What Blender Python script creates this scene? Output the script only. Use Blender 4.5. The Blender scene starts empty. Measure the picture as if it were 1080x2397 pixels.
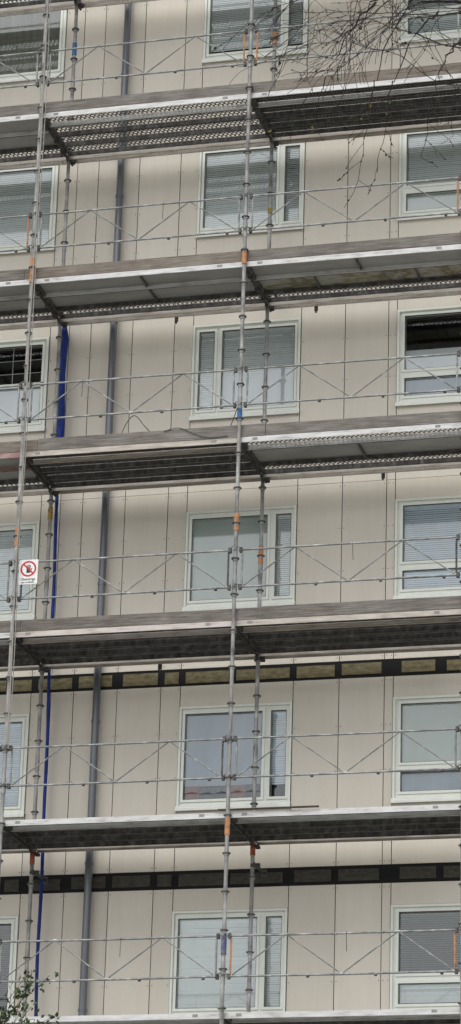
import bpy, math, random
from mathutils import Vector, Matrix
random.seed(7)
S=bpy.context.scene
COL=S.collection
# ------------------------------------------------------------------ materials
def newmat(name):
    m=bpy.data.materials.new(name);m.use_nodes=True
    nt=m.node_tree;b=nt.nodes['Principled BSDF'];return m,nt,b
def N(nt,t,**k):
    n=nt.nodes.new(t)
    for a,v in k.items(): setattr(n,a,v)
    return n
def coords(nt,scale=(1,1,1),obj=True):
    c=N(nt,'ShaderNodeTexCoord') if obj else N(nt,'ShaderNodeNewGeometry')
    mp=N(nt,'ShaderNodeMapping');mp.inputs['Scale'].default_value=scale
    nt.links.new(c.outputs['Object' if obj else 'Position'],mp.inputs['Vector'])
    return mp.outputs['Vector']
def ramp(nt,fac,stops):
    r=N(nt,'ShaderNodeValToRGB');e=r.color_ramp.elements
    while len(e)<len(stops): e.new(.5)
    for i,(p,c) in enumerate(stops):
        e[i].position=p;e[i].color=(c[0],c[1],c[2],1)
    nt.links.new(fac,r.inputs['Fac']);return r.outputs['Color']
def noise(nt,vec,scale,detail=4,rough=.6):
    n=N(nt,'ShaderNodeTexNoise');n.inputs['Scale'].default_value=scale
    n.inputs['Detail'].default_value=detail;n.inputs['Roughness'].default_value=rough
    nt.links.new(vec,n.inputs['Vector']);return n.outputs['Fac']
def noisy(name,stops,scale=5,stretch=(1,1,1),rough=.7,metal=0,detail=5,bump=0,world=True,spec=.3):
    m,nt,b=newmat(name)
    v=coords(nt,stretch,obj=not world)
    f=noise(nt,v,scale,detail)
    nt.links.new(ramp(nt,f,stops),b.inputs['Base Color'])
    b.inputs['Roughness'].default_value=rough;b.inputs['Metallic'].default_value=metal
    b.inputs['Specular IOR Level'].default_value=spec
    if bump:
        bp=N(nt,'ShaderNodeBump');bp.inputs['Strength'].default_value=bump;bp.inputs['Distance'].default_value=.01
        nt.links.new(f,bp.inputs['Height']);nt.links.new(bp.outputs['Normal'],b.inputs['Normal'])
    return m
def plain(name,c,rough=.6,metal=0,var=.12,scale=6):
    return noisy(name,[(.3,tuple(x*(1-var) for x in c)),(.7,tuple(min(1,x*(1+var)) for x in c))],scale,rough=rough,metal=metal)
M={}
m,nt,b=newmat('fibre_cement_panel')
at=N(nt,'ShaderNodeAttribute',attribute_name='tone')
f1=noise(nt,coords(nt,(1.2,1,.35),False),1.1,5,.6)
f2=noise(nt,coords(nt,(1,1,1),False),60,3,.6)
f3=noise(nt,coords(nt,(9,1,.5),False),1.3,4,.6)
c1=ramp(nt,f1,[(.25,(.655,.612,.537)),(.75,(.725,.680,.602))])
def mul(a,b_):
    x=N(nt,'ShaderNodeMix',data_type='RGBA',blend_type='MULTIPLY');x.inputs[0].default_value=1
    nt.links.new(a,x.inputs[6]);nt.links.new(b_,x.inputs[7]);return x.outputs[2]
mr=N(nt,'ShaderNodeMapRange');mr.inputs[3].default_value=.95;mr.inputs[4].default_value=1.03
nt.links.new(at.outputs['Fac'],mr.inputs[0])
cc=mul(mul(mul(c1,mr.outputs[0]),ramp(nt,f2,[(.3,(.95,.95,.95)),(.7,(1,1,1))])),ramp(nt,f3,[(.35,(.975,.972,.968)),(.6,(1,1,1))]))
nt.links.new(cc,b.inputs['Base Color']);b.inputs['Roughness'].default_value=.75
b.inputs['Specular IOR Level'].default_value=.25
M['panel']=m
M['joint']=plain('dark_joint_backing',(.045,.042,.038),.9)
M['rivet']=plain('rivet_metal',(.2,.18,.16),.5)
M['black']=plain('black_support_rail',(.010,.010,.011),.8)
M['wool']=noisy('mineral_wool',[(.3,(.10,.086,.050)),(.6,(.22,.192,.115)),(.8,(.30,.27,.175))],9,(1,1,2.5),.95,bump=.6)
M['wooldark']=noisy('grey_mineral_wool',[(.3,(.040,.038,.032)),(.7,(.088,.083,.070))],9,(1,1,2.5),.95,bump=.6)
M['trim']=plain('pale_metal_trim',(.76,.78,.73),.45,var=.05)
M['frame']=plain('window_frame_paint',(.77,.80,.745),.4,var=.03)
M['gasket']=plain('gasket',(.10,.10,.10),.7)
M['slat']=plain('blind_slat',(.86,.90,.89),.7,var=.03)
M['slatb']=plain('bluish_blind_slat',(.74,.82,.88),.7,var=.03)
M['slatd']=plain('slate_blind_slat',(.20,.21,.20),.7,var=.1)
M['roller']=noisy('pale_roller_fabric',[(.3,(.47,.52,.49)),(.7,(.55,.60,.57))],2,(1,1,.5),.9)
M['rollerw']=noisy('white_film',[(.3,(.66,.69,.70)),(.7,(.74,.76,.77))],2,(1,1,.5),.9)  # in one middle pane this white is a painted bright reflection
M['rollerb']=noisy('bluish_curtain',[(.3,(.29,.35,.41)),(.7,(.39,.45,.51))],2,(1.5,1,.4),.9)  # in one middle pane this blue is painted reflected sky
M['curtain']=noisy('grey_curtain',[(.3,(.26,.27,.23)),(.7,(.38,.39,.34))],4,(3,1,.3),.9)
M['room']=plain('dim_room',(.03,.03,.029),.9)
M['redcloth']=plain('faded_red_cloth',(.22,.10,.085),.9,var=.4,scale=12)  # red of a reflected roof, painted onto added sill shapes
M['darkcloth']=plain('dark_cloth',(.08,.095,.12),.9,var=.4,scale=12)  # dark tone of reflected buildings, painted onto added sill shapes
m=bpy.data.materials.new('window_glass');m.use_nodes=True;nt=m.node_tree;nt.nodes.clear()
o=N(nt,'ShaderNodeOutputMaterial');ms=N(nt,'ShaderNodeMixShader');tr=N(nt,'ShaderNodeBsdfTransparent');gl=N(nt,'ShaderNodeBsdfGlossy')
tr.inputs['Color'].default_value=(.955,.975,.98,1);gl.inputs['Roughness'].default_value=.05;gl.inputs['Color'].default_value=(.93,.97,1,1)
fr=N(nt,'ShaderNodeFresnel');fr.inputs['IOR'].default_value=1.5
ml=N(nt,'ShaderNodeMath',operation='MULTIPLY');ml.inputs[1].default_value=2.5
nt.links.new(fr.outputs[0],ml.inputs[0]);nt.links.new(ml.outputs[0],ms.inputs[0]);nt.links.new(tr.outputs[0],ms.inputs[1]);nt.links.new(gl.outputs[0],ms.inputs[2]);nt.links.new(ms.outputs[0],o.inputs['Surface'])
M['glass']=m
M['galv']=noisy('galvanised_tube',[(.30,(.11,.105,.10)),(.45,(.24,.24,.235)),(.62,(.35,.35,.34)),(.72,(.58,.57,.54))],9,(1,1,.55),.5,.2,bump=.2)
M['galvd']=noisy('weathered_dark_steel',[(.3,(.04,.038,.035)),(.55,(.10,.097,.093)),(.75,(.20,.19,.18))],12,(1,1,.6),.55,.2)
M['transom']=noisy('rusty_dark_steel',[(.3,(.022,.020,.018)),(.6,(.055,.05,.045)),(.75,(.13,.12,.11))],14,(1,1,1),.6,.1)
M['rail']=noisy('guard_rail_zinc',[(.3,(.13,.14,.14)),(.55,(.27,.28,.28)),(.75,(.52,.52,.51))],9,(1,1,1),.4,.4)
M['orange']=noisy('chipped_orange_paint',[(.38,(.25,.16,.11)),(.46,(.44,.20,.09)),(.75,(.52,.26,.13))],18,(1,1,1),.6)
M['redor']=noisy('chipped_red_orange_paint',[(.38,(.10,.06,.045)),(.45,(.33,.09,.045)),(.75,(.42,.13,.07))],18,(1,1,1),.6)
M['blue']=noisy('chipped_blue_paint',[(.36,(.18,.18,.20)),(.42,(.03,.12,.30)),(.75,(.05,.18,.40))],18,(1,1,1),.6)
M['dblue']=noisy('chipped_navy_paint',[(.44,(.18,.18,.19)),(.50,(.07,.08,.17)),(.75,(.10,.11,.25))],18,(1,1,1),.6)
M['yellow']=noisy('chipped_yellow_paint',[(.40,(.03,.03,.03)),(.45,(.36,.24,.06)),(.75,(.45,.30,.06))],24,(1,1,3),.6)
def edgemat(name,a,b_,c):
    return noisy(name,[(.28,a),(.45,b_),(.7,c)],3.5,(1,1,6),.5,.1,detail=8)
M['edge']=edgemat('aluminium_deck_edge',(.28,.265,.25),(.52,.52,.515),(.67,.68,.69))
M['edgeold']=edgemat('stained_deck_edge',(.22,.20,.17),(.40,.365,.32),(.54,.505,.46))
M['edgepink']=edgemat('rust_tinted_deck_edge',(.30,.23,.20),(.48,.43,.40),(.60,.57,.54))
M['edgered']=edgemat('red_painted_deck_edge',(.30,.27,.25),(.28,.14,.13),(.38,.28,.26))
M['steel']=noisy('perforated_steel',[(.3,(.10,.097,.09)),(.7,(.20,.193,.178))],5,(.6,1,1),.55,.2)
M['steeld']=noisy('dark_steel_sheet',[(.3,(.10,.097,.092)),(.7,(.16,.155,.147))],2,(.3,1.5,1),.6,.2,detail=3)
M['ply']=noisy('grey_platform_plywood',[(.3,(.22,.22,.213)),(.5,(.28,.28,.27)),(.7,(.32,.32,.308))],1.8,(.7,1.6,1),.7,detail=8)
M['plymould']=noisy('mouldy_platform_plywood',[(.46,(.29,.29,.27)),(.52,(.25,.23,.155)),(.58,(.12,.107,.07)),(.64,(.27,.26,.23))],2.6,(.8,1.3,1),.8,detail=9)
def wood(name,a,b_,c):
    m,nt,b=newmat(name)
    v=coords(nt,(1.3,20,26),False);f=noise(nt,v,2.2,7,.7)
    f2=noise(nt,coords(nt,(1,1,2),False),2.3,3)
    c1=ramp(nt,f,[(.3,a),(.5,b_),(.7,c)])
    mx=N(nt,'ShaderNodeMix',data_type='RGBA',blend_type='MULTIPLY');mx.inputs[0].default_value=1
    nt.links.new(c1,mx.inputs[6]);nt.links.new(ramp(nt,f2,[(.3,(.66,.63,.60)),(.65,(1,1,1))]),mx.inputs[7])
    nt.links.new(mx.outputs[2],b.inputs['Base Color']);b.inputs['Roughness'].default_value=.85
    bp=N(nt,'ShaderNodeBump');bp.inputs['Strength'].default_value=.4;bp.inputs['Distance'].default_value=.005
    nt.links.new(f,bp.inputs['Height']);nt.links.new(bp.outputs['Normal'],b.inputs['Normal'])
    return m
M['wood']=wood('weathered_grey_board',(.08,.073,.066),(.19,.176,.160),(.30,.28,.257))
M['woodb']=wood('brown_weathered_board',(.10,.085,.07),(.215,.188,.16),(.31,.278,.24))
M['wooddark']=wood('dark_wet_board',(.03,.022,.018),(.06,.045,.037),(.10,.08,.07))
M['pipe']=noisy('painted_downpipe',[(.3,(.11,.118,.132)),(.7,(.17,.18,.20))],3,(1,1,.3),.3,.4,spec=.5)
M['tarp']=noisy('blue_mesh_hose',[(.35,(.006,.018,.11)),(.6,(.010,.038,.25)),(.75,(.02,.065,.36))],25,(1,1,.25),.6,bump=.5)
M['rope']=noisy('rope_fibre',[(.3,(.18,.17,.15)),(.7,(.42,.40,.37))],60,(1,1,1),.9)
M['cable']=plain('grey_cable',(.08,.08,.08),.6)
M['signw']=plain('sign_white',(.78,.78,.78),.4,var=.02)
M['signr']=plain('sign_red',(.50,.03,.04),.4,var=.03)
M['signk']=plain('sign_black',(.015,.015,.015),.4)
M['sticker']=plain('faded_sticker',(.25,.25,.25),.6,var=.3,scale=60)
M['bark']=noisy('birch_bark',[(.4,(.05,.04,.035)),(.5,(.35,.33,.31)),(.7,(.55,.53,.50))],5,(1,1,4),.85)
M['twig']=plain('dark_twig_bark',(.018,.014,.013),.8,var=.3)
M['leafy']=plain('yellowed_leaf',(.15,.12,.03),.7,var=.4,scale=30)
M['leaf']=noisy('green_leaf',[(.3,(.018,.036,.010)),(.55,(.04,.072,.02)),(.78,(.08,.085,.03))],9,rough=.6)
M['ground']=noisy('pale_gravel_yard',[(.35,(.30,.30,.26)),(.6,(.40,.39,.36)),(.75,(.46,.45,.42))],.4,rough=.95)
# ------------------------------------------------------------------ mesh helper
class MB:
    def __init__(s,*mats): s.v=[];s.f=[];s.mi=[];s.mats=list(mats);s.tone=[]
    def quad(s,a,b,c,d,m=0,t=.5):
        n=len(s.v);s.v+=[tuple(a),tuple(b),tuple(c),tuple(d)];s.f.append((n,n+1,n+2,n+3));s.mi.append(m);s.tone.append(t)
    def box(s,x0,x1,y0,y1,z0,z1,m=0,t=.5):
        n=len(s.v)
        s.v+=[(x0,y0,z0),(x1,y0,z0),(x1,y1,z0),(x0,y1,z0),(x0,y0,z1),(x1,y0,z1),(x1,y1,z1),(x0,y1,z1)]
        for f in ((0,3,2,1),(4,5,6,7),(0,1,5,4),(1,2,6,5),(2,3,7,6),(3,0,4,7)):
            s.f.append(tuple(n+i for i in f));s.mi.append(m);s.tone.append(t)
    def poly(s,pts,rs,k=8,m=0,cap=True):
        pts=[Vector(p) for p in pts];n0=len(s.v)
        if not hasattr(rs,'__len__'): rs=[rs]*len(pts)
        for i,p in enumerate(pts):
            d=(pts[min(i+1,len(pts)-1)]-pts[max(i-1,0)]).normalized()
            a=Vector((0,0,1)) if abs(d.z)<.9 else Vector((1,0,0))
            u=d.cross(a).normalized();w=d.cross(u)
            for j in range(k):
                t=2*math.pi*j/k;s.v.append(tuple(p+(u*math.cos(t)+w*math.sin(t))*rs[i]))
        for i in range(len(pts)-1):
            for j in range(k):
                a=n0+i*k+j;b=n0+i*k+(j+1)%k
                s.f.append((a,b,b+k,a+k));s.mi.append(m);s.tone.append(.5)
        if cap:
            s.f.append(tuple(n0+j for j in range(k)));s.mi.append(m);s.tone.append(.5)
            e=n0+(len(pts)-1)*k;s.f.append(tuple(e+j for j in range(k))[::-1]);s.mi.append(m);s.tone.append(.5)
    def tube(s,a,b,r,k=10,m=0): s.poly([a,b],r,k,m)
    def mesh(s,name,smooth=False,tone=False):
        me=bpy.data.meshes.new(name);me.from_pydata(s.v,[],s.f)
        for x in s.mats: me.materials.append(M[x])
        me.polygons.foreach_set('material_index',s.mi)
        if smooth: 
            me.polygons.foreach_set('use_smooth',[True]*len(s.f))
            try: me.set_sharp_from_angle(angle=math.radians(40))
            except Exception: pass
        if tone:
            a=me.attributes.new('tone','FLOAT','FACE');a.data.foreach_set('value',s.tone)
        me.update();return me
    def obj(s,name,parent=None,smooth=False,tone=False,**k):
        return link(bpy.data.objects.new(name,s.mesh(name,smooth,tone)),parent,**k)
def link(o,parent=None,**k):
    COL.objects.link(o)
    if parent: o.parent=parent
    for a,v in k.items(): o[a]=v
    return o
def empty(name,loc,**k):
    e=bpy.data.objects.new(name,None);e.empty_display_size=.2;e.location=loc;return link(e,**k)
# ------------------------------------------------------------------ layout (metres)
D=37.10; W=1.343; G0=38.893
XB=-9.934; L=3.07; XS=[XB-2*L,XB-L,XB,XB+L]
ZD=[8.832+2.597*k for k in range(5,-1,-1)]   # deck undersides, topmost first
BASES=[23.44,20.59,17.735,14.885,12.04,9.19]
mb=MB('ground');R=600
mb.quad((-R,-R,0),(R,-R,0),(R,R,0),(-R,R,0));mb.obj('ground',kind='structure')
# ------------------------------------------------------------------ building
bld=empty('apartment_building',(-11,G0+.3,0),label='beige panel-clad apartment block with white windows behind scaffolding',category='apartment building')
def child(mb,name,parent,**k):
    o=mb.obj(name,None,**k);o.parent=parent;o.matrix_parent_inverse=Matrix.Translation(parent.location).inverted() if parent.type=='EMPTY' else Matrix.Identity(4);return o
WIN=[(-14.88,-13.30),(-11.14,-9.545),(-8.155,-6.575)]
xs=[-19.0,-18.37,-17.74,-17.11,-16.48,-15.85,-15.22,-14.88,-13.30,-13.01,-12.68,-12.05,-11.42,-11.14,-9.545,-8.905,-8.278,-8.155,-6.575,-6.3,-5.7,-5.07,-4.44,-3.8,-3.2,-2.6,-2.0]
gp=.0055
mb=MB('panel','joint','rivet','trim')
def panel(x0,x1,z0,z1):
    t=random.random();dy=random.uniform(-.0015,.0015)
    mb.box(x0+gp,x1-gp,G0+dy,G0+.011,z0+.003,z1-.003,0,t)
    if z1-z0>.5:
        n=max(2,round((z1-z0)/.6))
        for i in range(n+1):
            z=z0+.05+(z1-z0-.1)*i/n
            for x in (x0+.03,x1-.03): mb.box(x-.006,x+.006,G0-.005,G0-.0018,z-.006,z+.006,2)
bases=[26.29]+BASES+[6.34,3.49,.64]
for b in bases:
    built=b in BASES
    for x0,x1 in zip(xs[:-1],xs[1:]):
        zl=max(0.02,b-.86)
        if (x0,x1) in WIN and built:
            panel(x0,x1,zl,b);panel(x0,x1,b+1.44,b+1.74)
        else: panel(x0,x1,zl,b+1.74)
        if b not in (12.04,9.19): panel(x0,x1,b+1.74,b+1.99)
def backing(x0,x1,z0,z1): mb.box(x0,x1,G0+.014,G0+.3,z0,z1,1)
edges=[-19.0]+[e for w in WIN for e in w]+[-2.0]
for i in range(0,len(edges),2): backing(edges[i]+.001,edges[i+1]-.001,0,28.2)
for a,b_ in WIN:
    zs=[0]+[z for b in reversed(BASES) for z in (b,b+1.44)]+[28.2]
    for i in range(0,len(zs),2): backing(a,b_,zs[i],zs[i+1])
wall=child(mb,'wall',bld,tone=True)
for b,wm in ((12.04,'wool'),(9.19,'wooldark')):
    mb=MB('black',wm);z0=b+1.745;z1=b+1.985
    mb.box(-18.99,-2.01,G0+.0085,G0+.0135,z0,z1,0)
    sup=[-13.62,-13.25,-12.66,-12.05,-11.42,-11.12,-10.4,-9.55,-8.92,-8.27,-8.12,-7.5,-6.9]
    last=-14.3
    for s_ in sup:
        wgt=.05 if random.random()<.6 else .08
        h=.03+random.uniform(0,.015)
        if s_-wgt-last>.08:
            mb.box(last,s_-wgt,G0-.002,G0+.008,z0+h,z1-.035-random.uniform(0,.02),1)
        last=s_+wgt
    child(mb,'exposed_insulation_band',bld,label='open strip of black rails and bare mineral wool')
def ring(mb,x0,x1,z0,z1,w,y0,y1,m):
    mb.box(x0,x1,y0,y1,z0,z0+w,m);mb.box(x0,x1,y0,y1,z1-w,z1,m)
    mb.box(x0,x0+w,y0,y1,z0+w,z1-w,m);mb.box(x1-w,x1,y0,y1,z0+w,z1-w,m)
def slats(mb,x0,x1,z0,z1,ang,y,m=0,p=.030):
    z=z1-.01;a=math.radians(ang);hw=.0172;dy=math.cos(a)*hw;dz=math.sin(a)*hw
    mb.box(x0+.003,x1-.003,y-.015,y+.015,z1-.03,z1,m);z=z1-.045
    while z>z0+.01:
        j=random.uniform(-.0009,.0009);s1=random.uniform(-.0015,.0015)
        mb.quad((x0+.008,y-dy,z-dz+j),(x1-.008,y-dy,z-dz+j+s1),(x1-.008,y+dy,z+dz+j+s1),(x0+.008,y+dy,z+dz+j),m);z-=p
    for c in (x0+.15*(x1-x0),x0+.85*(x1-x0)):
        mb.box(c-.0015,c+.0015,y-.021,y-.0200,z0,z1,m)
def window(x0,x1,b,panes,inside,bars=False):
    x0+=.006;x1-=.006
    w=MB('frame','gasket','trim')
    z0=b+.006;z1=b+1.434
    px=sorted(set([x0+.03,x1-.03]+[p[i] for p in panes for i in (0,1)]))
    pz=sorted(set([z0+.03,z1-.03]+[b+p[i] for p in panes for i in (2,3)]))
    for i in range(len(px)-1):
        for j in range(len(pz)-1):
            cx=(px[i]+px[i+1])/2;cz=(pz[j]+pz[j+1])/2
            if not any(p[0]<cx<p[1] and b+p[2]<cz<b+p[3] for p in panes):
                w.box(px[i],px[i+1],G0+.014,G0+.11,pz[j],pz[j+1],0)
    ring(w,x0,x1,z0,z1,.03,G0-.028,G0+.12,0)
    for p in panes:
        ring(w,p[0]-.042,p[1]+.042,b+p[2]-.042,b+p[3]+.042,.036,G0-.004,G0+.0135,0)
        ring(w,p[0]-.006,p[1]+.006,b+p[2]-.006,b+p[3]+.006,.008,G0+.006,G0+.03,1)
    o=child(w,'window',bld)
    s=MB('trim');n=[(x0-.012,G0-.055,b-.012),(x1+.012,G0-.055,b-.012),(x1+.012,G0-.0285,b+.03),(x0-.012,G0-.0285,b+.03)]
    s.quad(*n);s.box(x0-.012,x1+.012,G0-.056,G0-.053,b-.04,b-.012)
    s.box(x0-.012,x1+.012,G0-.053,G0-.003,b-.016,b-.013)
    s.obj('sill',o);
    gl=MB('glass')
    for p in panes: gl.quad((p[0],G0+.045,b+p[2]),(p[1],G0+.045,b+p[2]),(p[1],G0+.045,b+p[3]),(p[0],G0+.045,b+p[3]))
    gl.obj('glass_pane',o)
    if bars:
        p=panes[0];q=MB('frame')
        for i in range(1,6):
            x=p[0]+(p[1]-p[0])*i/6;q.box(x-.005,x+.005,G0+.052,G0+.058,b+p[2],b+p[3])
        for i in range(1,3):
            z=b+p[2]+(p[3]-p[2])*i/3;q.box(p[0],p[1],G0+.0585,G0+.064,z-.005,z+.005)
        q.obj('glazing_bars',o)
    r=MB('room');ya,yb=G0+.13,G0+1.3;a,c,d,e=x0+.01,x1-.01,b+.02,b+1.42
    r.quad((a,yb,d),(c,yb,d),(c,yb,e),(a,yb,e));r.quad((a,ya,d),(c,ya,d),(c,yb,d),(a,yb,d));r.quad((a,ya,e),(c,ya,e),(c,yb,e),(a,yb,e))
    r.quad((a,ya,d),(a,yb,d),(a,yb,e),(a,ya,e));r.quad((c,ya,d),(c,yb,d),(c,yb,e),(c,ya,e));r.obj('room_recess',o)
    y=G0+.069
    for p,ins in zip(panes,inside):
        for it in ins:
            kind=it[0];f0,f1=it[1],it[2]
            za=b+p[2]+(p[3]-p[2])*f0;zb=b+p[2]+(p[3]-p[2])*f1
            if kind in('closed','open','half','closedb'):
                q=MB('slatb' if kind=='closedb' else 'slatd' if kind=='open' else 'slat');slats(q,p[0],p[1],za,zb,{'closed':70,'closedb':64,'half':62,'open':46}[kind],y);q.obj('blind',o)
            elif kind=='cloth':  # added shapes coloured like the roofs mirrored in the glass
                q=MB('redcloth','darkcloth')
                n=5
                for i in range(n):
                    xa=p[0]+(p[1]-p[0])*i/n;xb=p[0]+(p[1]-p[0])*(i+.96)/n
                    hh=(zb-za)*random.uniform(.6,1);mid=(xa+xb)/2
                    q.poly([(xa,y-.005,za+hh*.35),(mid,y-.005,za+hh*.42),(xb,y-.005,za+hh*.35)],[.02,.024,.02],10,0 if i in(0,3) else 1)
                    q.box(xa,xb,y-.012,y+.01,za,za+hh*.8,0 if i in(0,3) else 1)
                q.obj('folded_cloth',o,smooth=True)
            else:
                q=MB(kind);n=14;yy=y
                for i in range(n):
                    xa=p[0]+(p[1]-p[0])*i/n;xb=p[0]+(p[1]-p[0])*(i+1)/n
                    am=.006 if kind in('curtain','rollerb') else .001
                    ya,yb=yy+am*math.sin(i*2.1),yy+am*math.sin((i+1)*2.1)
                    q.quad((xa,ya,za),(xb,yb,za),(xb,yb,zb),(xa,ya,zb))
                q.obj('curtain',o)  # curtains and films, but two middle-pane sheets are painted reflections
PR=[(-11.05,-9.97,.13,1.33),(-9.84,-9.63,.13,1.33)]
PL=[(-10.70,-9.64,.13,1.33),(-11.04,-10.82,.13,1.33)]
PC=[(-8.04,-6.69,.53,1.34),(-8.04,-6.69,.13,.39)]
PA=[(-14.77,-13.41,.13,1.33)]
def win(col,row,panes,inside,**k): window(*WIN[col],BASES[row],panes,inside,**k)
win(1,0,PR,[[('closed',.05,1)],[('half',.05,1)]])
win(1,1,PR,[[('closed',0,1)],[('half',0,1)]])
win(1,2,PL,[[('closed',.45,1),('rollerw',.0,.46)],[('closed',0,1)]])  # white lower sheet paints a bright reflection on the glass
win(1,3,PR,[[('roller',0,1)],[('half',.0,1)]])
win(1,4,PR,[[('rollerb',.16,1),('cloth',0,.21)],[('closedb',.14,1)]])  # blue sheet and low shapes paint a sky and roof reflection
win(1,5,PR,[[('closed',0,1)],[('half',0,1)]])
win(2,0,PC,[[('half',0,1)],[('half',0,1)]])
win(2,1,PC,[[('closed',0,1)],[('roller',0,1)]])
win(2,2,PC,[[('rollerw',0,.38)],[('rollerb',0,1)]])
win(2,3,PC,[[('closedb',0,1)],[('closedb',0,1)]])
win(2,4,PC,[[('roller',0,1)],[('rollerb',0,1)]])
win(2,5,PC,[[('open',0,1)],[('closed',0,1)]])
win(0,0,PA,[[('curtain',0,1)]])
win(0,1,PA,[[('closed',0,1)]])
win(0,2,[(-14.77,-13.41,.72,1.33),(-14.77,-13.41,.13,.70)],[[],[('rollerw',0,1)]],bars=True)
win(0,3,PA,[[('closed',0,1)]])
win(0,4,PA,[[('closedb',0,1)]])
win(0,5,PA,[[('open',0,1)]])
mb=MB('pipe','trim');mb.tube((-12.31,G0-.10,.3),(-12.31,G0-.10,27.5),.052,16)
for z in [1.3+2.0*i for i in range(14)]:
    mb.tube((-12.31,G0-.10,z-.02),(-12.31,G0-.10,z+.02),.06,16);mb.box(-12.325,-12.295,G0-.05,G0-.004,z-.012,z+.012)
for z in (6.1,11.1,17.3,21.9):mb.tube((-12.31,G0-.10,z),(-12.31,G0-.10,z+.09),.057,16)
child(mb,'downpipe',bld,smooth=True)
# ------------------------------------------------------------------ scaffold standards
def standard(x,y,z0,z1,sleeves,lab,r=.0265):
    mb=MB('galv','galvd')
    mb.tube((x,y,.03),(x,y,z1),r,14)
    z=.45
    while z<z1:
        mb.tube((x,y,z-.005),(x,y,z+.006),.056,12,1)
        mb.tube((x,y,z-.035),(x,y,z-.005),.036,12,0);mb.tube((x,y,z+.006),(x,y,z+.03),.034,12,0)
        z+=.5
    for zz in ZD:
        zz=zz+.42 if y<D+.5 else zz+1.1
        mb.tube((x,y,zz),(x,y,zz+.22),r+.005,14,0)
    mb.box(x-.075,x+.075,y-.075,y+.075,.004,.03,1)
    o=mb.obj('scaffold_standard',smooth=True,label=lab,category='scaffold pole',group='upright tubes of the scaffold')
    for a,b_,mt in sleeves:
        s=MB(mt);s.tube((x,y,a),(x,y,b_),r+.0085,14);s.obj('painted_sleeve',o,smooth=True)
Z1,Z2,Z3,Z4,Z5,Z6=ZD
standard(XS[1],D,0,26.5,[(Z2+.0,Z2+.38,'orange'),(Z4+1.28,Z4+1.55,'orange')],'galvanised scaffold upright with chipped orange sleeves and hoist ropes beside it')
standard(XS[2],D,0,26.5,[(Z2+.02,Z2+.20,'orange'),(Z3+.33,Z3+.47,'blue'),(Z4+1.32,Z4+1.56,'orange'),(Z5-.24,Z5-.0,'orange'),(Z6+.80,Z6+1.06,'dblue')],'galvanised scaffold upright with chipped orange and blue sleeves')
standard(XS[0],D,0,26.5,[],'galvanised scaffold upright in front of a beige facade')
standard(XS[3],D,0,26.5,[],'galvanised scaffold upright in front of a beige facade')
standard(XS[1],D+W,0,26.5,[(Z1+1.70,Z1+1.9,'blue'),(Z5-.2,Z5+.02,'redor'),(Z4+2.15,Z4+2.33,'yellow')],'dirty inner scaffold upright with one blue and one red sleeve')
standard(XS[2],D+W,0,26.5,[(Z1+1.76,Z1+1.95,'dblue'),(Z1+1.55,Z1+1.75,'orange'),(Z2+1.42,Z2+1.5,'yellow'),(Z4+1.3,Z4+1.57,'orange'),(Z5-.18,Z5+.04,'redor')],'dirty inner scaffold upright with orange, blue and yellow sleeves')
standard(XS[0],D+W,0,26.5,[],'dirty inner scaffold upright close to the facade')
standard(XS[3],D+W,0,26.5,[],'dirty inner scaffold upright close to the facade')
# ------------------------------------------------------------------ platforms
PLEN=L-.03
def plank_mesh(kind,wd,em):
    mb=MB(em,'steel','steeld','ply','plymould','galvd')
    h=.074
    mb.box(0,PLEN,0,.004,0,h,0);mb.box(0,PLEN,wd-.004,wd,0,h,0)
    mb.box(0,PLEN,.004,.016,0,.004,0);mb.box(0,PLEN,wd-.016,wd-.004,0,.004,0)
    mb.box(0,.03,.0045,wd-.0045,.0045,h-.003,5);mb.box(PLEN-.03,PLEN,.0045,wd-.0045,.0045,h-.003,5)
    if kind in('perf','steel'):
        mt=1 if kind=='perf' else 2
        rows=max(2,round(wd/.0606))
        pit=.066 if kind=='perf' else .050
        hx=.040 if kind=='perf' else .016
        hy=.66 if kind=='perf' else .22
        ys=wd-.012;rp=(ys-.004)/rows;z=h
        for r_ in range(rows):
            y0=.006+r_*rp;ya=y0+rp*(1-hy)/2;yb=ya+rp*hy
            mb.quad((0,y0,z),(PLEN,y0,z),(PLEN,ya,z),(0,ya,z),mt);mb.quad((0,yb,z),(PLEN,yb,z),(PLEN,y0+rp,z),(0,y0+rp,z),mt)
            x=.05+(pit/2 if r_%2 else 0);xp=0
            while x<PLEN-.05:
                mb.quad((xp,ya,z),(x-hx/2,ya,z),(x-hx/2,yb,z),(xp,yb,z),mt)
                if kind=='steel' : mb.quad((x-hx/2,ya,z),(x+hx/2,ya,z),(x+hx/2,ya+.002,z-.014),(x-hx/2,ya+.002,z-.014),1)
                xp=x+hx/2;x+=pit
            mb.quad((xp,ya,z),(PLEN,ya,z),(PLEN,yb,z),(xp,yb,z),mt)
        if kind=='steel' and wd>.2:
            for c in (.25,.5,.75): mb.box(.03,PLEN-.03,wd*c-.005,wd*c+.005,h-.024,h-.002,5)
    else:
        mb.box(.03,PLEN-.03,.0045,wd-.0045,h-.012,h-.001,3 if kind=='ply' else 4)
        for c in ((.5,) if kind=='ply' else (.27,.74)):
            mb.box(PLEN*c-.012,PLEN*c+.012,.0225,wd-.0225,.02,h-.0125,5)
    return mb.mesh('plank')
cache={}
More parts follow.
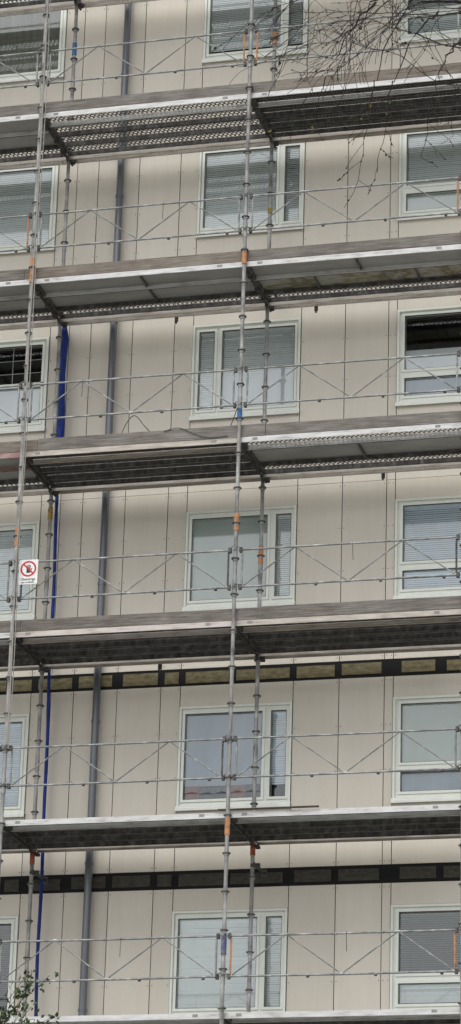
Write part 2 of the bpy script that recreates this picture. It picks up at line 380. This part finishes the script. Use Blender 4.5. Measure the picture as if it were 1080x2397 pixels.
def platform(bay,z,spec,em,lab):
    x=XS[bay]+.015;e=empty('scaffold_platform',(x,D+.045,z),label=lab,category='scaffold platform',group='walking platforms of the scaffold')
    y=0
    spec=spec+[('steel' if spec[0][0]=='steel' else 'perf',.145)]
    for i,(k,wd) in enumerate(spec):
        if i==len(spec)-1: y=W
        mat=em if i==0 else 'edgeold' if i==len(spec)-1 else 'galvd'
        key=(k,wd,mat)
        if key not in cache: cache[key]=plank_mesh(k,wd,mat)
        o=link(bpy.data.objects.new('plank',cache[key]),e);o.location=(0,y,random.uniform(-.003,.004) if i else 0);y+=wd+.012
    for fx in (.16,2.66):
        q=MB('sticker');q.box(fx,fx+.07,-.003,-.0005,.025,.06);q.obj('label_plate',e)
    return e
ST4=[('steel',.303)]*4
PF4=[('perf',.303)]*4
PLY=[('ply',.475),('ply',.475),('perf',.27)]
MIX=[('perf',.303),('ply',.61),('perf',.303)]
MOULD=[('ply',.475),('plymould',.475),('perf',.27)]
D0=Z1+2.597
lst=[(D0,[PF4,PF4,ST4],['edge']*3),(Z1,[PLY,PF4,ST4],['edge','edge','edge']),(Z2,[PLY,PLY,MOULD],['edge','edge','edge']),
(Z3,[PLY,ST4,MIX],['edgered','edgeold','edge']),(Z4,[ST4,ST4,ST4],['edge','edgepink','edgeold']),(Z5,[ST4,ST4,ST4],['edge','edge','edge']),(Z6,[ST4,ST4,ST4],['edge']*3)]
names={'ply':'grey plywood','perf':'perforated steel','steel':'dark steel','plymould':'mould-stained plywood'}
for z,sp,em in lst:
    for bay in range(3):
        platform(bay,z,sp[bay],em[bay],'scaffold deck of %s planks with pale metal edge between uprights'%names[sp[bay][0][0]])
for z in [D0]+ZD:
    for x in XS:
        mb=MB('transom','galvd');zz=z-.022
        mb.tube((x,D+.07,zz),(x,D+W-.07,zz),.018,10)
        mb.tube((x,D+W+.07,zz),(x,D+W+.19,zz),.018,10)
        for yy,s_ in ((D,1),(D+W,-1),(D+W,1)):
            mb.box(x-.02,x+.02,yy+.031 if s_>0 else yy-.080,yy+.080 if s_>0 else yy-.031,zz-.035,zz+.018,1)
            a=yy+s_*.05;mb.box(x-.006,x+.006,min(a,a+s_*.012),max(a,a+s_*.012),zz-.07,zz+.019,1)
        for q in (D+.35,D+.75,D+1.1): mb.tube((x-.035,q,zz-.004),(x+.035,q,zz-.004),.024,8)
        for q in (D+W-.02,D+W+.05): mb.tube((x+.03,q,zz-.04),(x+.085,q,zz-.04),.024,8)
        mb.obj('scaffold_transom',label='dark weathered cross tube with wedge heads under a deck',category='scaffold tube',group='cross tubes carrying the decks',smooth=True)
def toe(x0,x1,z,mt='wood',tilt=0,lab='weathered grey timber toe board along the deck edge',h=.165,y=.042):
    mb=MB(mt)
    a=z+.078
    mb.box(0,x1-x0,0,.028,0,h)
    o=mb.obj('toe_board',label=lab,category='toe board',group='timber toe boards of the scaffold')
    o.location=(x0,D+y,a);o.rotation_euler=(0,tilt,0)
    bv=o.modifiers.new('b','BEVEL');bv.width=.004;bv.segments=2
S_=.24
toe(XS[0]+S_,XS[1]-.05,Z1);toe(XS[1]-.04,XS[2]+.36,Z1,tilt=.001);toe(XS[2]+.37,XS[3]+.3,Z1,'woodb')
toe(XS[0],XS[1]-.12,Z2);toe(XS[1]-.11,XS[2]-.02,Z2,'woodb');toe(XS[2]+.0,XS[3]+.2,Z2,tilt=-.001)
toe(XS[0],XS[1]+.2,Z3,'woodb');toe(XS[1]+.21,XS[2]+.35,Z3,h=.175);toe(XS[2]+.36,XS[3]+.3,Z3)
toe(XS[0],XS[1]+.1,Z4);toe(XS[1]+.11,XS[2]+.32,Z4,tilt=.0005);toe(XS[2]+.33,XS[3]+.3,Z4,h=.175)
toe(XS[2]-.14,XS[2]+1.2,Z5+.012,'wooddark',lab='thin dark wet board lying on the deck edge',h=.022,y=.0)
toe(XS[0],XS[1]+.1,D0);toe(XS[1]+.11,XS[2]+.3,D0)
# ------------------------------------------------------------------ guard rails
def guard(bay,z,endL,endR,pin,lab):
    x0=XS[bay]+.095;x1=XS[bay+1]-.095;y=D;zt=z+1.045;zb=z+.525
    mb=MB('rail','galvd')
    sg_=random.uniform(-.008,.004)
    for zz in (zt,zb): mb.poly([(x0-.05,y,zz),(.5*(x0+x1),y,zz+sg_),(x1+.05,y,zz)],.0138,10)
    n=[(x0,zb),(x0+.25*(x1-x0),zt),(x0+.5*(x1-x0),zb),(x0+.75*(x1-x0),zt),(x1,zb)]
    for (a,b_),(c,d) in zip(n[:-1],n[1:]): mb.tube((a,y,b_),(c,y,d),.0095,6)
    for a,b_ in n: mb.tube((a-.03,y,b_),(a+.03,y,b_),.017,8,0)
    for xe,s_ in ((x0,-1),(x1,1)):
        for zz in (zt,zb):
            mb.box(xe+s_*.02-.018,xe+s_*.02+.018,y-.03,y+.03,zz-.035,zz+.03,1)
            mb.poly([(xe+s_*.03,y-.035,zz+.02),(xe+s_*.07,y-.05,zz+.035),(xe+s_*.105,y-.035,zz+.0)],.010,6,0)
    for fx in (.33,.62,.9):
        mb.tube((x0+fx*3,y,zb-.02),(x0+fx*3+.035,y,zb-.02),.02,8,1)
    if pin is not None: mb.tube((x0+pin*(x1-x0),y-.015,zt+.01),(x0+pin*(x1-x0)+random.uniform(-.01,.015),y-.015,zt-.24),.005,5,1)
    o=mb.obj('guardrail_frame',label=lab,category='guardrail',group='zinc guardrail frames of the scaffold',smooth=True)
    for xe,mt in ((x0,endL),(x1,endR)):
        e=MB(mt);e.tube((xe,y,zb+.03),(xe,y,zt-.03),.0135,8);e.obj('end_post',o,smooth=True)
ends={0:['rail']*6,1:['rail','rail','rail','orange','orange','rail'],2:['rail','orange','rail','rail','rail','orange'],3:['rail']*6,4:['rail','rail','galvd','galvd','rail','galvd'],5:['rail','rail','rail','galvd','rail','rail'],6:['rail','rail','rail','rail','orange','orange']}
pins={0:[None,.5,None],1:[None,None,None],2:[None,.62,None],3:[None,.255,None],4:[None,None,.52],5:[None,None,None],6:[None,.56,.52]}
for k,z in enumerate([D0]+ZD):
    for bay in range(3):
        a,b_=ends[k][2*bay:2*bay+2]
        guard(bay,z,a,b_,pins[k][bay],'zinc guardrail frame with zigzag bracing'+(' and orange end post' if 'orange' in(a,b_) else ''))
mb=MB('tarp');pts=[];rs=[]
z=19.32
while z>7:
    t=(19.32-z)/12
    pts.append((-13.05+.12*t+.006*math.sin(z*3),D+1.66+.012*math.sin(z*1.7),z))
    r=.060+.009*math.sin(z*5) if z>17.55 else max(.024,.060-.036*(17.55-z)/.12)
    if z>19.1: r*=.35+ (19.32-z)/.22*.65
    rs.append(r+random.uniform(-.002,.002));z-=.08
mb.poly(pts,rs,10);mb.obj('debris_hose',smooth=True,label='long blue mesh hose hanging between scaffold and facade',category='hose')
for i,(dx0,dx1,r) in enumerate(((.055,.05,.011),(.10,.075,.006))):
    mb=MB('rope');pts=[]
    for j in range(60):
        z=26-13.5*j/59;t=j/59
        pts.append((XS[1]+dx0*(1-t)+dx1*t+.008*math.sin(j*.35+i),D-.10+.01*math.sin(j*.5),z))
    mb.poly(pts,r,6);mb.obj('hoist_rope',smooth=True,label='pale hoist rope hanging down beside the upright',category='rope',group='hoist ropes on the scaffold')
def cable(pts,r,lab):
    mb=MB('cable');P=[]
    pts=[Vector(p) for p in pts]
    for i in range(len(pts)-1):
        p0=pts[max(i-1,0)];p1=pts[i];p2=pts[i+1];p3=pts[min(i+2,len(pts)-1)]
        for j in range(8):
            t=j/8;P.append(.5*((2*p1)+(-p0+p2)*t+(2*p0-5*p1+4*p2-p3)*t*t+(-p0+3*p1-3*p2+p3)*t**3))
    P.append(pts[-1]);mb.poly(P,r,6);mb.obj('loose_cable',smooth=True,label=lab,category='cable',group='loose cables on the scaffold')
cable([(-11.75,D+.3,Z3+.09),(-11.6,D+.15,Z3+.38),(-11.45,D+.1,Z3+.52),(-11.3,D+.12,Z3+.36),(-11.15,D+.2,Z3+.2)],.006,'thin grey cable looping over the guardrail')
cable([(-11.0,D+.03,Z3+.23),(-10.8,D+.03,Z3+.265),(-10.6,D+.025,Z3+.18),(-10.4,D+.025,Z3+.10),(-10.1,D+.03,Z3+.10)],.006,'grey cable draped over the toe board')
cable([(-10.2,D+.3,Z3+.2),(-10.05,D+.1,Z3+.36),(XB-.02,D-.05,Z3+.46),(XB+.03,D-.05,Z3+.42)],.006,'thin grey cable tied to the upright')
for x in (XS[1],XS[2]):
    for z in (Z5-.32,Z2+.25):
        mb=MB('galvd');mb.tube((x+.05,D+W-.12,z),(x+.05,G0-.006,z),.022,8);mb.tube((x-.02,D+W,z),(x+.1,D+W,z),.034,8)
        mb.box(x+.01,x+.09,G0-.009,G0-.005,z-.05,z+.05);mb.obj('wall_tie',smooth=True,label='short dark tie tube clamped to an inner upright',category='wall tie',group='wall ties of the scaffold')
for x,z in ((-11.35,Z2),(-9.3,Z2),(-11.4,Z4),(-8.3,Z3)):
    mb=MB('galvd');y=D+W+.195;mb.box(x,x+.05,y,y+.015,z-.07,z+.02);mb.box(x+.01,x+.03,y-.01,y+.03,z-.09,z-.065)
    mb.obj('edge_clip',label='small dark metal clip hanging from the deck edge',category='clip',group='clips on deck edges')
# ------------------------------------------------------------------ sign
sx,sz,sy=-12.805,14.915,D-.045
sg=empty('warning_sign',(sx,sy,sz),label='white no-entry sign with red crossed circle and black hand',category='sign')
def local(mb,name,**k): return mb.obj(name,sg,**k)
mb=MB('signw');mb.box(-.135,.135,0,.006,-.175,.175);o=local(mb,'sign_board');bv=o.modifiers.new('b','BEVEL');bv.width=.002
mb=MB('signr');n=40;cz=.045;ro,ri=.112,.088
for i in range(n):
    a,b_=2*math.pi*i/n,2*math.pi*(i+1)/n
    mb.quad((ri*math.cos(a),-.002,cz+ri*math.sin(a)),(ro*math.cos(a),-.002,cz+ro*math.sin(a)),(ro*math.cos(b_),-.002,cz+ro*math.sin(b_)),(ri*math.cos(b_),-.002,cz+ri*math.sin(b_)))
d=Vector((1,0,-1)).normalized();nrm=Vector((1,0,1)).normalized()*.011;c=Vector((0,-.0035,cz))
mb.quad(c-d*.09-nrm,c+d*.09-nrm,c+d*.09+nrm,c-d*.09+nrm);local(mb,'prohibition_ring')
mb=MB('signk')
def bar(p,q,w):
    p=Vector((p[0],-.0026,cz+p[1]));q=Vector((q[0],-.0026,cz+q[1]));t=(q-p).normalized();nn=Vector((-t.z,0,t.x))*w/2
    mb.quad(p-nn,q-nn,q+nn,p+nn)
bar((0,-.058),(0,.005),.050)
for x0,x1,h in ((-.020,-.030,.040),(-.007,-.010,.058),(.007,.010,.060),(.020,.030,.048)): bar((x0,.006),(x1,h),.0105)
bar((.026,-.026),(.052,.006),.013);local(mb,'hand_symbol')
def text(s,size,z):
    cu=bpy.data.curves.new('t','FONT');cu.body=s;cu.size=size;cu.align_x='CENTER';cu.offset=.0006
    to=bpy.data.objects.new('t',cu);COL.objects.link(to);bpy.context.view_layer.update()
    dg=bpy.context.evaluated_depsgraph_get();me=bpy.data.meshes.new_from_object(to.evaluated_get(dg));bpy.data.objects.remove(to)
    me.materials.clear();me.materials.append(M['signk']);o=link(bpy.data.objects.new('lettering',me),sg);o.location=(0,-.002,z);o.rotation_euler=(math.radians(90),0,0)
text('Obehöriga',.048,-.118);text('äger ej tillträde',.029,-.155)
# ------------------------------------------------------------------ trees
def rv(s): return Vector((random.gauss(0,s),random.gauss(0,s),random.gauss(0,s)))
leaves=[]
def grow(mb,p,d,ln,r,depth,droop,spread=.55,lp=.05,kp=.62,rmin=.0025):
    n=max(4,int(ln/.07));pts=[p.copy()];d=d.normalized();kids=[]
    for i in range(n):
        t=i/n
        d=(d+rv(.14)+Vector((0,0,-droop*(.3+t)))*.1).normalized()
        p=p+d*(ln/n);pts.append(p.copy())
        if depth>0 and i>0 and random.random()<kp: kids.append((p.copy(),d.copy(),t))
        if depth<=1 and random.random()<lp: leaves.append((p.copy(),d.copy()))
    rs=[max(rmin,r*(1-.75*i/n)) for i in range(n+1)]
    mb.poly(pts,rs,5 if r>.01 else 3)
    for q,dd,t in kids:
        grow(mb,q,(dd+rv(spread)),ln*random.uniform(.25,.55)*(1-.4*t),max(rmin,r*.5*(1-.6*t)),depth-1,droop*1.25,spread,lp,kp,rmin)
birch=empty('birch_tree',(-2.4,24,0),label='bare birch with thin drooping twigs and few leaves',category='tree')
def bchild(mb,name,e,**k):
    o=mb.obj(name,None,**k);o.parent=e;o.matrix_parent_inverse=Matrix.Translation(e.location).inverted();return o
mb=MB('bark');mb.poly([(-2.4,24,0),(-2.35,24,4),(-2.45,24.05,8),(-2.4,24,12),(-2.5,24,16),(-2.45,24,19)],[.2,.17,.14,.10,.06,.015],12);bchild(mb,'trunk',birch,smooth=True)
random.seed(33)
mb=MB('twig','leafy','leaf')
def limb(p0,p1,r0,m_=None):
    p0=Vector(p0);p1=Vector(p1);pts=[p0.lerp(p1,i/8)+rv(.015)+Vector((0,0,.12*math.sin(math.pi*i/8))) for i in range(9)]
    mb.poly(pts,[r0*(1-.6*i/8) for i in range(9)],8);return pts[-1],(pts[-1]-pts[-2]).normalized(),r0*.4
for p0,p1,r,dr0,ln,dr,dep,kp in [
    ((-2.45,24,13.2),(-4.40,24.0,14.95),.030,(-1,0,.15),1.8,.15,2,.42),
    ((-2.45,24,14.4),(-4.45,23.8,15.2),.026,(-1,0,.1),1.7,.3,2,.4),
    ((-2.45,24,15.5),(-4.75,24.1,15.75),.026,(-1,0,-.1),1.7,.7,2,.4),
    ((-2.45,24,14.8),(-4.9,24.2,15.6),.024,(-.7,0,-.5),1.2,1.2,2,.5),
    ((-2.45,24,15.2),(-5.5,24.0,15.75),.022,(-1,0,-.3),1.1,.5,2,.45),
    ((-2.45,24,14.0),(-4.4,24.3,14.75),.022,(-1,0,-.05),1.5,.15,2,.45),
    ((-2.45,24,14.6),(-4.4,24.1,15.4),.024,(-1,0,.05),1.9,.35,2,.5),
    ((-2.45,24,15.9),(-5.1,23.9,15.8),.02,(-.8,0,-.7),1.3,.9,2,.45),
    ((-2.45,24,13.0),(-4.4,24.1,14.5),.02,(-1,0,.4),.9,.3,2,.45),
    ((-2.45,24,15.6),(-5.35,24.1,15.6),.018,(-.5,0,-.9),1.1,.6,2,.45),
    ((-2.45,24,15.9),(-6.0,24.1,15.75),.018,(-.5,0,-.8),.55,.5,1,.6)]:
    e,d,rr=limb(p0,p1,r);grow(mb,e,Vector(dr0),ln,rr*.7,dep,dr,.5,.08,kp)
# long pendulous twigs hanging below the first deck
for top,st,ln in (((-4.9,24.1,15.6),(-5.28,24.05,14.75),1.2),((-4.7,24.1,15.4),(-5.10,24.0,14.7),.95),((-5.3,24,15.5),(-5.72,24,14.8),.5),((-4.5,24.1,15.1),(-4.75,24.1,14.6),.7)):
    limb(top,st,.010)
    random.seed(int(ln*1000))
    p=Vector(st);pts=[p.copy()];x_=p.x
    n=int(ln/.06)
    for i in range(n):
        p=p+Vector((-.012+random.gauss(0,.010),random.gauss(0,.008),-.058));pts.append(p.copy())
        if i%3==1: grow(mb,p.copy(),Vector((random.choice((-1,1))*.7,0,-.8)),random.uniform(.12,.28),.0026,1,.6,.4,.25,.3)
        if random.random()<.3: leaves.append((p.copy(),Vector((0,0,-1))))
    mb.poly(pts,[max(.0028,.0055*(1-i/len(pts))) for i in range(len(pts))],4)
random.seed(9)
for i in range(14):
    a=random.uniform(-1.2,2.2);z=random.uniform(7,18);p1=Vector((-2.4+math.cos(a)*1.6,24+math.sin(a)*1.6,z+.9))
    e,d,rr=limb((-2.42,24,z),p1,.03);grow(mb,e,d,1.3,rr*.8,2,.5)
def leafmesh(mb,p,d,s,m=0):
    u=(d+rv(.6)+Vector((0,0,-.5))).normalized();w=u.cross(rv(1)).normalized()*s*.32;k=u.cross(w).normalized()*s*.08
    a=p;b=p+u*s*.5+w+k;c=p+u*s;e=p+u*s*.5-w+k
    mb.quad(a,b,c,e,m)
for p,d in leaves:
    if random.random()<.3: leafmesh(mb,p,d,random.uniform(.035,.055),1 if random.random()<.25 else 2)
    else: mb.tube(p,p+d*.016,.006,4,0)
bchild(mb,'crown',birch)
random.seed(5);leaves=[]
tr=empty('rowan_tree',(-9.6,24,0),label='small leafy tree with green and browning leaves',category='tree')
mb=MB('twig');mb.poly([(-9.6,24,0),(-9.55,24,2),(-9.5,24,4),(-9.3,24,6),(-9.2,24,7)],[.09,.075,.055,.03,.012],10);bchild(mb,'trunk',tr,smooth=True)
mb=MB('twig','leaf','leafy')
for i in range(46):
    z=random.uniform(2.5,6.4);a=random.uniform(0,6.28);ln=random.uniform(.6,1.0)*(1.2-.1*z)
    grow(mb,Vector((-9.5,24,z)),Vector((math.cos(a),math.sin(a),.7)),ln*1.0,.012,1,.3,.5,.9)
for p1,dr,ln in (((-8.7,24,5.8),(.25,0,1),.85),((-8.55,24.1,5.8),(.25,0,1),.75),((-8.42,23.9,5.75),(.2,0,1),.8),((-8.32,24,5.8),(.2,.1,1),.7),((-8.25,24,5.8),(.35,0,1),.6),((-8.5,24.1,5.9),(.15,.1,1),.8),
  ((-8.45,23.95,6.0),(.08,.0,1),.75),((-8.36,24.05,5.9),(.1,.0,1),.7),((-8.60,24.0,7.0),(.18,.0,1),.6),((-8.62,24.1,6.9),(.15,.0,1),.7)):
    e,d,rr=limb((-9.35,24,p1[2]-.8),p1,.016);grow(mb,e,Vector(dr),ln,.006,2,.2,.34,.85,.5)
for p,d in leaves:
    for _ in range(2): leafmesh(mb,p+rv(.03),d,random.uniform(.035,.062),1 if random.random()<.93 else 2)
bchild(mb,'crown',tr)
# ------------------------------------------------------------------ camera
f,yaw,pit,rol=7174.7,.2638,.3497,.0307
Fw=Vector((-math.sin(yaw)*math.cos(pit),math.cos(yaw)*math.cos(pit),math.sin(pit)))
R0=Vector((math.cos(yaw),math.sin(yaw),0));U0=R0.cross(Fw)
Rr=R0*math.cos(rol)+U0*math.sin(rol);Uu=U0*math.cos(rol)-R0*math.sin(rol)
cd=bpy.data.cameras.new('camera');cam=bpy.data.objects.new('camera',cd);COL.objects.link(cam)
mt=Matrix((Rr,Uu,-Fw)).transposed().to_4x4();mt.translation=Vector((0,0,1.6));cam.matrix_world=mt
cd.sensor_fit='VERTICAL';cd.sensor_height=24;cd.lens=24*f/2397;cd.clip_end=2000;S.camera=cam
# ------------------------------------------------------------------ light
w=bpy.data.worlds.new('World');S.world=w;w.use_nodes=True;nt=w.node_tree;bg=nt.nodes['Background']
sk=N(nt,'ShaderNodeTexSky');sk.sky_type='NISHITA';sk.sun_disc=False
el,az=math.radians(50),math.radians(195)
sk.sun_elevation=el;sk.sun_rotation=az;sk.air_density=1.2;sk.dust_density=5
hs=N(nt,'ShaderNodeHueSaturation');hs.inputs['Saturation'].default_value=.25;hs.inputs['Value'].default_value=1.4
mxw=N(nt,'ShaderNodeMix',data_type='RGBA');mxw.inputs[0].default_value=.62;mxw.inputs[7].default_value=(7.9,8.0,8.1,1)
nt.links.new(sk.outputs[0],hs.inputs['Color']);nt.links.new(hs.outputs[0],mxw.inputs[6]);nt.links.new(mxw.outputs[2],bg.inputs['Color']);bg.inputs['Strength'].default_value=.15
sd=bpy.data.lights.new('sun','SUN');sd.energy=.5;sd.angle=math.radians(36);sd.color=(1,.98,.95)
so=bpy.data.objects.new('sun',sd);COL.objects.link(so)
dirv=Vector((math.sin(az)*math.cos(el),math.cos(az)*math.cos(el),math.sin(el)))
so.rotation_euler=dirv.to_track_quat('Z','Y').to_euler()
S.view_settings.view_transform='Standard';S.view_settings.look='None';S.view_settings.exposure=0
